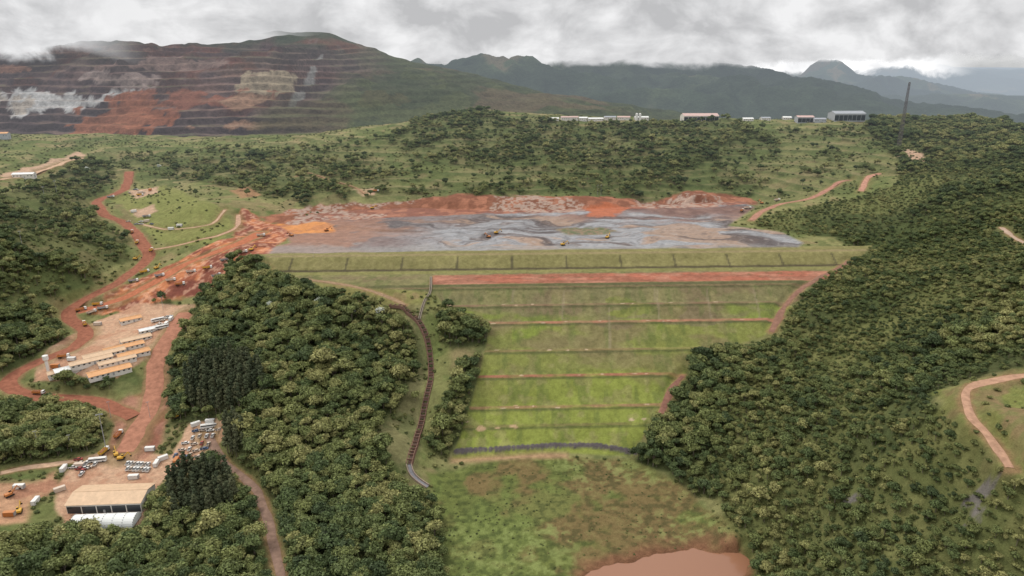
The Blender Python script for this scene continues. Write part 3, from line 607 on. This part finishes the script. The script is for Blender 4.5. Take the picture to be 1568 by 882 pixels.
# ------------------------------------------------------------------ builders
class MB:
    def __init__(s): s.V=[];s.F=[];s.M=[]
    def box(s,c,d,m=0,top=(1,1),ry=0.,off=0.):
        i=len(s.V); cr,sr=math.cos(ry),math.sin(ry)
        for zz in (-.5,.5):
            k=top if zz>0 else (1,1)
            for a,b in ((-.5,-.5),(.5,-.5),(.5,.5),(-.5,.5)):
                px,py,pz=a*d[0]*k[0]+(off if zz>0 else 0),b*d[1]*k[1],zz*d[2]
                s.V.append((c[0]+px*cr+pz*sr,c[1]+py,c[2]-px*sr+pz*cr))
        for f in ((0,3,2,1),(4,5,6,7),(0,1,5,4),(1,2,6,5),(2,3,7,6),(3,0,4,7)): s.F.append([i+q for q in f]); s.M.append(m)
    def cyl(s,c,r,l,m=0,ax='y',k=12,r2=None):
        i=len(s.V); r2=r if r2 is None else r2
        for e,rr in ((-.5,r),(.5,r2)):
            for j in range(k):
                a=math.cos(j*6.2832/k)*rr; b=math.sin(j*6.2832/k)*rr
                s.V.append((c[0]+a,c[1]+e*l,c[2]+b) if ax=='y' else ((c[0]+a,c[1]+b,c[2]+e*l) if ax=='z' else (c[0]+e*l,c[1]+a,c[2]+b)))
        for j in range(k): s.F.append([i+j,i+(j+1)%k,i+k+(j+1)%k,i+k+j]); s.M.append(m)
        s.F.append([i+j for j in range(k)][::-1]);s.M.append(m); s.F.append([i+k+j for j in range(k)]);s.M.append(m)
    def prism(s,prof,y0,y1,m=0):
        i=len(s.V);k=len(prof)
        for yv in (y0,y1):
            for a,b in prof: s.V.append((a,yv,b))
        for j in range(k): s.F.append([i+j,i+(j+1)%k,i+k+(j+1)%k,i+k+j]);s.M.append(m)
        s.F.append([i+j for j in range(k)]);s.M.append(m);s.F.append([i+k+j for j in range(k)][::-1]);s.M.append(m)
    def mesh(s,name,mats):
        me=bpy.data.meshes.new(name); me.from_pydata(s.V,[],s.F)
        for m in mats: me.materials.append(m)
        me.polygons.foreach_set('material_index',s.M); me.update(); return me
def paint_(name,col,rough=.45,amp=.12): return solid(name,col,rough,amp,1.5,.4)
M_w=paint_('white_paint',(.66,.64,.6)); M_y=paint_('yellow_paint',(.55,.31,.04)); M_o=paint_('orange_paint',(.45,.17,.05)); M_bl=paint_('blue_paint',(.1,.14,.22)); M_r=paint_('red_paint',(.32,.06,.05)); M_tyre=solid('rubber',(.04,.034,.03),.9,.2); M_glass_shade=solid('dark_glass_bay_shade',(.03,.035,.04),.15,.1,1,.6); M_steel=solid('steel',(.3,.3,.3),.5,.2); M_soil=solid('soil_load',(.28,.12,.07),.95,.4); M_dw=paint_('dusty_white_paint',(.55,.45,.36),.7)  # the dark glass also serves as painted shade in open bays
def pickup(c):
    b=MB(); b.box((0,0,.72),(5.1,1.85,.62),0,(.98,.95)); b.box((.35,0,1.33),(2.2,1.7,.62),1,(.72,.86)); b.box((.3,0,1.66),(1.5,1.42,.06),0)
    b.box((-1.75,.86,1.13),(1.6,.08,.22),0); b.box((-1.75,-.86,1.13),(1.6,.08,.22),0); b.box((-2.52,0,1.13),(.08,1.75,.22),0); b.box((-1.75,0,1.04),(1.5,1.6,.03),2)
    for x_ in (-1.6,1.6):
        for y_ in (-.85,.85): b.cyl((x_,y_,.38),.38,.26,2)
    return b.mesh('pickup_body',[c,M_glass_shade,M_tyre])
def dump(c,c2):
    b=MB(); b.box((0,0,1.05),(8.2,1.0,.35),2); b.box((3.2,0,2.05),(1.9,2.4,2.0),0,(.9,.94)); b.box((3.72,0,2.5),(.85,2.2,.7),1,(1,.95)); b.box((4.1,0,1.0),(.35,2.4,.5),2)
    b.prism([(-4.2,1.35),(1.9,1.35),(2.1,2.9),(-4.5,2.7),(-4.5,2.5)],-1.25,-1.13,3); b.prism([(-4.2,1.35),(1.9,1.35),(2.1,2.9),(-4.5,2.7),(-4.5,2.5)],1.13,1.25,3)
    b.box((-1.15,0,1.4),(6.1,2.26,.12),3); b.box((2.0,0,2.2),(.12,2.26,1.5),3); b.box((-4.3,0,2.0),(.1,2.26,1.2),3); b.box((-1.1,0,2.25),(5.6,2.1,1.2),4,(.7,.5))
    for x_ in (-3.2,-1.9,3.0):
        for y_ in (-1.05,1.05): b.cyl((x_,y_,.55),.55,.4,2)
    return b.mesh('dump_truck_body',[c,M_glass_shade,M_tyre,c2,M_soil])
def excav(c):
    b=MB()
    for y_ in (-1.15,1.15): b.prism([(-2,.15),(1.9,.15),(2.3,.5),(2.1,.95),(-2.1,.95),(-2.4,.5)],y_-.3,y_+.3,1)
    b.box((0,0,.8),(1.6,1.9,.4),1); b.box((-.5,0,1.65),(3.6,2.6,1.1),0,(.95,.95)); b.box((.8,.75,2.4),(1.4,.95,1.5),2,(.85,.9)); b.box((.75,.75,3.18),(1.25,.9,.06),0)
    b.box((2.9,-.2,3.2),(4.6,.45,.6),0,ry=-.75); b.box((5.0,-.2,3.6),(.4,.35,3.0),0,(1,1),ry=-.5); b.box((5.7,-.2,2.0),(1.1,1.1,.8),1,(.6,1),ry=.3)
    return b.mesh('excavator_body',[c,M_tyre,M_glass_shade])
def bus():
    b=MB(); b.box((0,0,1.6),(10.5,2.5,2.4),0,(.98,.93)); b.box((.1,0,2.05),(9.9,2.53,.75),1,(.99,.97)); b.box((0,0,.55),(10,2.3,.3),2); b.box((-1,0,2.9),(2.2,1.5,.25),0)
    for x_ in (-3.3,3.3):
        for y_ in (-1.1,1.1): b.cyl((x_,y_,.5),.5,.35,2)
    return b.mesh('bus_body',[M_w,M_glass_shade,M_tyre])
pks=[pickup(M_w),pickup(M_w),pickup(M_dw),pickup(M_steel),pickup(M_w),pickup(M_w),pickup(M_dw),pickup(M_bl),pickup(M_r)]; dps=[dump(M_w,M_o),dump(M_w,M_y),dump(M_w,M_steel),dump(M_w,M_dw)]; exs=[excav(M_y),excav(M_y),excav(M_o)]; bs=bus()
def top_of(u,v_):
    p=hit([(u,v_)],H)[0]; return p[0],p[1],float(H(*p))
def put(name,me,u,v_,rot,sc=1.,lift=.2):
    x_,y_,z_=top_of(u,v_); o=link(bpy.data.objects.new(name,me)); o.location=(x_,y_,z_+lift); o.rotation_euler=(0,0,rot); o.scale=(sc,)*3; return o
for i,(u,v_,r_) in enumerate([(202,357,1.9),(210,373,1.9),(245,424,.6),(262,431,.5),(276,437,.4),(318,412,.5),(332,424,.9),(372,388,.6),(125,476,.8),(150,468,.2),(158,474,.5),(141,480,1.2),(182,668,1.6),(130,498,2.2),(170,303,.8),(1145,320,.3),(1136,324,1.),(222,418,.8),(205,432,.4),(400,362,.2),(98,548,.3),(215,300,.2),(225,333,.3),(1190,308,.5),(575,294,.3),(232,385,1.8),(345,400,.7),(293,418,.5),(60,604,.0),(160,694,1.5)]): put('dump_truck',dps[i%4],u,v_,r_)
for i,(u,v_,r_) in enumerate([(186,704,.3),(385,384,1.),(748,364,2.5),(760,358,.3),(240,412,1.2),(1166,312,2),(570,320,.3),(862,376,.2),(446,362,2.6),(178,698,2.2),(270,640,1),(500,354,.4),(930,365,1),(208,398,.2),(15,760,1.),(30,785,2.)]): put('excavator',exs[i%3],u,v_,r_)
for i in range(14): put('pickup_truck',pks[i%3],196+(i%7)*5.2,711+(i//7)*8+ (i%7)*.3,1.75)
for i in range(20): put('pickup_truck',random.choice(pks),270+(i%4)*11+(i//4)*8+random.uniform(-2,2),700-(i//4)*10+random.uniform(-2,2),random.choice([.2,.3,1.7]))
for i in range(10): put('pickup_truck',random.choice(pks),random.uniform(105,170),random.uniform(704,728),random.choice([.2,1.7]))
for i in range(12): put('pickup_truck',random.choice(pks),228+i*3+random.uniform(-2,2),512-i*2.6+random.uniform(-3,3),.8)
for i in range(10): put('pickup_truck',random.choice(pks),random.uniform(195,240),random.choice([291,296,323,340,344]),random.uniform(0,3))
for u,v_,r_ in [(150,707,.2),(242,492,.7),(248,503,.7),(320,655,.3)]: put('bus',bs,u,v_,r_)
def roofmat(col):
    m,nt=nodes('corrugated_roof'); tc=nt.nodes.new('ShaderNodeTexCoord'); wv=nt.nodes.new('ShaderNodeTexWave'); wv.inputs['Scale'].default_value=1.2; wv.bands_direction='X'; nt.links.new(tc.outputs['Object'],wv.inputs['Vector'])
    a=noise(nt,.35,6,tc.outputs['Object'],.7); f=mth(nt,'ADD',mth(nt,'MULTIPLY',a,.7),mth(nt,'MULTIPLY',wv.outputs['Fac'],.12)); f=mth(nt,'ADD',f,.58)
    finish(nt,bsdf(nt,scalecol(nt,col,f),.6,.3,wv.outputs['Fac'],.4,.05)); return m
R_tan=roofmat((.55,.38,.24)); R_or=roofmat((.58,.3,.13)); R_wh=roofmat((.68,.67,.64)); R_gr=roofmat((.3,.31,.33)); R_pk=roofmat((.5,.34,.3)); W_wh=solid('wall_plaster',(.62,.58,.52),.85,.2); W_gr=solid('wall_cladding',(.35,.36,.37),.7,.2)
def building(name,x_,y_,z_,L,Wd,Hh,rot,roof,wall,rise=None,opens=False):
    e=link(bpy.data.objects.new(name,None)); e.location=(x_,y_,z_); e.rotation_euler=(0,0,rot); rise=Wd*.14 if rise is None else rise
    b=MB(); b.box((0,0,Hh/2-.75),(L,Wd,Hh+1.5),0)
    h=Wd/2
    for sx in (-L/2+.01,L/2-.01):
        i=len(b.V); b.V+= [(sx,-h,Hh),(sx,h,Hh),(sx,0,Hh+rise)]; b.F.append([i,i+1,i+2]); b.M.append(0)
    link(bpy.data.objects.new('walls',b.mesh('walls',[wall])),e)
    b=MB(); o=.6; t_=.15
    for sg in (-1,1):
        i=len(b.V)
        for sx in (-L/2-o,L/2+o):
            b.V+=[(sx,sg*(h+o),Hh-rise*o/h+.03),(sx,0,Hh+rise+.03),(sx,0,Hh+rise+t_+.03),(sx,sg*(h+o),Hh-rise*o/h+t_+.03)]
        for f in ((0,1,5,4),(2,3,7,6),(3,0,4,7),(0,3,2,1),(4,5,6,7)): b.F.append([i+k for k in f]); b.M.append(0)
    b.box((0,0,Hh+rise+t_+.08),(L+1.2,.5,.12),0)
    link(bpy.data.objects.new('roof',b.mesh('roof',[roof])),e)
    b=MB(); nw=max(2,int(L/3.5)) if not opens else max(3,int(L/7))
    for i in range(nw):
        xx=-L/2+(i+.5)*L/nw
        for sg in (-1,1):
            if opens and sg<0: b.box((xx,sg*(h+.02),Hh*.4),(L/nw*.93,.06,Hh*.78),0)  # open front: dark panels stand in for the shade inside, no glazing
            elif i==nw//2: continue
            else: b.box((xx,sg*(h+.02),Hh*.58),(1.4,.06,1.0),0)
    link(bpy.data.objects.new('windows',b.mesh('windows',[M_glass_shade])),e)
    b=MB()
    for sg in (-1,1): b.box((-L/2+(nw//2+.5)*L/nw,sg*(h+.06),1.1),(1.2,.07,2.2),0)
    for sx in (-1,1): b.box((sx*(L/2+.03),0,min(Hh*.4,1.8)),(.07,min(4,Wd*.3),min(Hh*.8,3.6)),0)
    link(bpy.data.objects.new('doors',b.mesh('doors',[M_steel])),e); return e
def bput(name,u,v_,*a,**k):
    x_,y_,z_=top_of(u,v_); return building(name,x_,y_,z_,*a,**k)
bput('warehouse',173,770,41,19,6.,.06,R_tan,W_wh,opens=True,rise=2.2)
x_,y_,z_=top_of(162,800); e=link(bpy.data.objects.new('fabric_hangar',None)); e.location=(x_,y_,z_); e.rotation_euler=(0,0,.06)
b=MB()
for i in range(7):
    i0=len(b.V); x0=-17+i*34/6
    for j in range(13):
        a_=math.pi*j/12; rr=5.6; b.V.append((x0,-rr*math.cos(a_),rr*.85*math.sin(a_)-.2))
    if i:
        for j in range(12): q0=i0-13+j; b.F.append([q0,q0+1,q0+14,q0+13]); b.M.append(0)
for i0 in (0,6*13): b.F.append([i0+j for j in range(13)]); b.M.append(0)
link(bpy.data.objects.new('fabric_cover',b.mesh('fabric_cover',[paint_('white_fabric',(.66,.66,.63),.7)])),e)
b=MB()
for i in range(7):
    x0=-17+i*34/6
    for j in range(12):
        a_=math.pi*(j+.5)/12; b.box((x0,-5.68*math.cos(a_),5.68*.85*math.sin(a_)-.2),(.18,.5,.5),0)
link(bpy.data.objects.new('ribs',b.mesh('ribs',[M_steel])),e)
rt=.72
for u,v_,L,Wd,rf in [(118,566,28,8,R_wh),(140,556,28,8,R_tan),(160,545,28,8,R_tan),(168,572,28,10,R_or),(190,535,28,8,R_or),(205,545,22,8,R_or),(208,522,22,8,R_tan),(98,572,20,7,R_tan),(200,492,16,8,R_or),(228,508,14,6,R_wh),(180,556,25,7,R_tan)]:
    bput('camp_building',u,v_,L,Wd,3.,rt,rf,W_wh)
b=MB(); b.box((0,0,1.3),(6,2.4,2.5),0)
for i in range(19): b.box((-2.85+i*.317,0,1.3),(.14,2.5,2.3),0)
b.box((3.03,0,1.3),(.06,2.0,2.2),1); b.box((0,0,2.62),(5.9,2.3,.08),0)
for sx in (-2.9,2.9):
    for sy in (-1.15,1.15): b.box((sx,sy,1.3),(.2,.2,2.66),1)
cms=[b.mesh('container_body',[m,M_steel]) for m in (M_w,M_w,M_dw,M_w,M_o)]
for i,(u,v_) in enumerate([(240,712),(250,704),(122,715),(205,733),(270,708),(300,652),(322,648),(150,498),(110,552),(85,563),(255,498),(262,490),(215,296),(205,325),(230,292),(262,352),(275,347),(225,340),(55,770),(15,790),(30,748),(98,720),(92,752),(230,690)]):
    put('shipping_container',cms[i%5],u,v_,random.choice([.1,.75,1.7]),1.)
def ybuild(name,u,y_,L,Wd,Hh,rot,rf,wl,**k):
    x_=at_y(u,178,y_)[0]; building(name,x_,y_,float(H(x_,y_)),L,Wd,Hh,rot,rf,wl,**k)
for u,L,rf,hh in [(846,22,R_wh,4),(872,30,R_pk,6),(893,14,R_wh,5),(912,26,R_wh,4),(934,20,R_gr,4),(955,22,R_pk,5),(982,24,R_wh,5),(1145,18,R_wh,4),(1172,16,R_gr,4),(1205,14,R_wh,4)]: ybuild('site_building',u,1262+random.uniform(-8,8),L,11,hh,random.uniform(-.1,.1),rf,W_wh)
ybuild('industrial_shed',1071,1268,62,26,9,.03,R_pk,W_wh,opens=True); ybuild('industrial_shed',1296,1235,54,26,12,.05,R_gr,W_gr,opens=True); ybuild('industrial_shed',1232,1238,28,16,9,0,R_pk,W_gr,opens=True); ybuild('industrial_shed',1255,1228,20,12,6,0,R_gr,W_gr)
bput('office_building',38,272,24,10,5,.2,R_wh,W_wh); bput('office_building',5,212,20,12,9,.2,R_or,W_gr); bput('office_building',52,287,14,7,4,.2,R_tan,W_wh)
for u in (975,980):
    b=MB(); b.cyl((0,0,6),2.2,12,0,'z',14); b.cyl((0,0,12.6),2.2,1.2,0,'z',14,.3); x_=at_y(u,178,1255)[0]; o=link(bpy.data.objects.new('storage_silo',b.mesh('silo',[M_w]))); o.location=(x_,1255,float(H(x_,1255))-.5)
b=MB(); b.cyl((0,0,4),1.1,8,0,'z',14); b.cyl((0,0,8.7),1.1,1.4,0,'z',14,2.0); b.cyl((0,0,11),2.0,3.2,0,'z',14); b.cyl((0,0,12.8),2.0,.4,0,'z',14,.4)
o=link(bpy.data.objects.new('water_tower',b.mesh('water_tower_body',[M_w]))); o.location=top_of(74,568)
def mast(name,u,y_,Ht,w,seg):
    x_=at_y(u,225,y_)[0]; b=MB(); r_=w/2
    def bar(p,q,t_=.16):
        p=np.array(p);q=np.array(q); d=q-p; L=np.linalg.norm(d); d=d/L; a=np.cross(d,[.3,.9,.1]); a/=np.linalg.norm(a); c=np.cross(d,a); i=len(b.V)
        for pt in (p,q):
            for s1,s2 in ((-1,-1),(1,-1),(1,1),(-1,1)): b.V.append(tuple(pt+a*s1*t_+c*s2*t_))
        for j in range(4): b.F.append([i+j,i+(j+1)%4,i+4+(j+1)%4,i+4+j]); b.M.append(0)
    cs=[(-r_,-r_),(r_,-r_),(r_,r_),(-r_,r_)]
    for s_ in range(seg):
        z0,z1=Ht*s_/seg,Ht*(s_+1)/seg; k0=1-.6*s_/seg; k1=1-.6*(s_+1)/seg
        for j in range(4):
            a=cs[j]; c=cs[(j+1)%4]
            bar((a[0]*k0,a[1]*k0,z0),(a[0]*k1,a[1]*k1,z1),.2); bar((a[0]*k0,a[1]*k0,z0),(c[0]*k1,c[1]*k1,z1),.11); bar((a[0]*k1,a[1]*k1,z1),(c[0]*k1,c[1]*k1,z1),.11)
    b.box((0,0,Ht+.5),(1.6,1.6,1.2),0)
    o=link(bpy.data.objects.new(name,b.mesh(name+'_lattice',[solid('painted_steel',(.13,.11,.11),.6,.2)]))); o.location=(x_,y_,float(H(x_,y_))-.5)
mast('lattice_mast',1376,985,92,4.2,18)
b=MB(); b.cyl((0,0,9),.2,18,0,'z',8,.12); b.box((0,0,17.6),(2.6,.25,.25),0); b.box((1.1,0,17.4),(.7,.5,.3),0); b.box((-1.1,0,17.4),(.7,.5,.3),0); lm=b.mesh('pole',[M_steel])
for u,v_,s_ in [(163,690,1.5),(170,640,.7),(88,300,1),(70,310,1),(230,640,.7),(60,690,.8),(110,692,.7),(250,475,.7),(35,380,.9),(480,395,.4),(915,300,.8),(920,300,.8)]:
    put('light_pole',lm,u,v_,.4,s_,0)
r=resample(hit([(598,468),(625,478),(646,500),(658,540),(659,585),(648,635),(638,672),(629,700),(626,712)],H),2.)
def channel(name,r,w,m1,m2,steps=True):
    tg=np.gradient(r,axis=0); tg/=np.linalg.norm(tg,axis=1)[:,None]; nr=np.stack([-tg[:,1],tg[:,0]],1); b=MB(); z=H(r[:,0],r[:,1])+.35
    for i in range(len(r)-1):
        for (o0,o1,h0,h1,m) in ((-w/2,w/2,0,0,0),(-w/2-.5,-w/2,.9,.9,1),(w/2,w/2+.5,.9,.9,1),(-w/2,-w/2+.01,.9,0,1),(w/2-.01,w/2,0,.9,1),(-w/2-.5,-w/2-.9,.9,-1.5,1),(w/2+.5,w/2+.9,.9,-1.5,1)):
            k=len(b.V)
            for ii,oo,hh in ((i,o0,h0),(i,o1,h1),(i+1,o1,h1),(i+1,o0,h0)):
                p=r[ii]+nr[ii]*oo; zz=z[i] if (steps and m==0) else z[ii]
                b.V.append((p[0],p[1],zz+hh))
            b.F.append([k,k+1,k+2,k+3]); b.M.append(m)
        if steps and i%2==0:
            p=r[i]; k=len(b.V)
            for oo in (-w/2-.6,w/2+.6):
                for dd,hh in ((-.25,0),(.25,0),(.25,1.15),(-.25,1.15)):
                    q_=p+nr[i]*oo+tg[i]*dd; b.V.append((q_[0],q_[1],z[i]+hh))
            for f in ((0,1,5,4),(1,2,6,5),(2,3,7,6),(3,0,4,7)): b.F.append([k+j for j in f]); b.M.append(1)
    link(bpy.data.objects.new(name,b.mesh(name,[m1,m2])))
channel('stepped_spillway',r,3.,solid('stained_concrete',(.075,.045,.035),.8),solid('rusty_concrete',(.16,.09,.065),.85))
channel('drainage_channel',resample(hit([(626,712),(632,728),(655,746)],H),2.),2.6,solid('grey_bed',(.2,.19,.2),.8),solid('concrete',(.3,.23,.18),.85),False)
channel('drainage_channel',resample(hit([(660,425),(659,445),(650,462),(642,490)],H),2.),.8,solid('grey_bed2',(.12,.1,.08),.8),solid('concrete2',(.24,.2,.15),.85),False)
# ------------------------------------------------------------------ light, sky, camera
el,az=math.radians(52),math.radians(-60)
w=bpy.data.worlds.new("World"); scene.world=w; w.use_nodes=True; nt=w.node_tree; nt.nodes.clear()
out=nt.nodes.new('ShaderNodeOutputWorld'); sky=nt.nodes.new('ShaderNodeTexSky'); sky.sky_type='NISHITA'; sky.sun_disc=False; sky.sun_elevation=el; sky.sun_rotation=az
b1=nt.nodes.new('ShaderNodeBackground'); b1.inputs[1].default_value=.1; nt.links.new(sky.outputs[0],b1.inputs[0])
tc=nt.nodes.new('ShaderNodeTexCoord'); mp=nt.nodes.new('ShaderNodeMapping'); mp.inputs['Scale'].default_value=(3,3,7); mp.inputs['Location'].default_value=(2.3,.7,.4); nt.links.new(tc.outputs['Generated'],mp.inputs[0])
nz=noise(nt,2.0,9,mp.outputs[0],.58,.3); cr=nt.nodes.new('ShaderNodeValToRGB'); nt.links.new(nz,cr.inputs[0]); cr.color_ramp.elements[0].position=.38; cr.color_ramp.elements[0].color=(.58,.59,.6,1); cr.color_ramp.elements[1].position=.6; cr.color_ramp.elements[1].color=(1,1,1,1)
s=nt.nodes.new('ShaderNodeSeparateXYZ'); nt.links.new(tc.outputs['Generated'],s.inputs[0])
f=mth(nt,'SUBTRACT',s.outputs[2],.09); f=mth(nt,'MAXIMUM',f,0); f=mth(nt,'MULTIPLY',f,1.35); f=mth(nt,'ADD',f,1.)
b2=nt.nodes.new('ShaderNodeBackground'); nt.links.new(cr.outputs[0],b2.inputs[0]); nt.links.new(f,b2.inputs[1])
mx=nt.nodes.new('ShaderNodeMixShader'); mx.inputs[0].default_value=.87; nt.links.new(b1.outputs[0],mx.inputs[1]); nt.links.new(b2.outputs[0],mx.inputs[2]); nt.links.new(mx.outputs[0],out.inputs[0])
sd=bpy.data.lights.new('sun','SUN'); sd.energy=1.5; sd.angle=math.radians(10); sd.color=(1,.95,.87); so=link(bpy.data.objects.new('sun',sd))
from mathutils import Vector
dr=Vector((math.sin(az)*math.cos(el),math.cos(az)*math.cos(el),math.sin(el))); so.rotation_euler=dr.to_track_quat('Z','Y').to_euler()
cd=bpy.data.cameras.new('camera'); cd.sensor_width=36; cd.lens=36*F/1568; cd.clip_start=1; cd.clip_end=100000; co=link(bpy.data.objects.new('camera',cd)); co.location=(0,0,CAMZ); co.rotation_euler=(math.pi/2-P,0,0); scene.camera=co
scene.view_settings.view_transform='Standard'; scene.view_settings.look='None'; scene.view_settings.exposure=0
print("done",time.time()-T0)
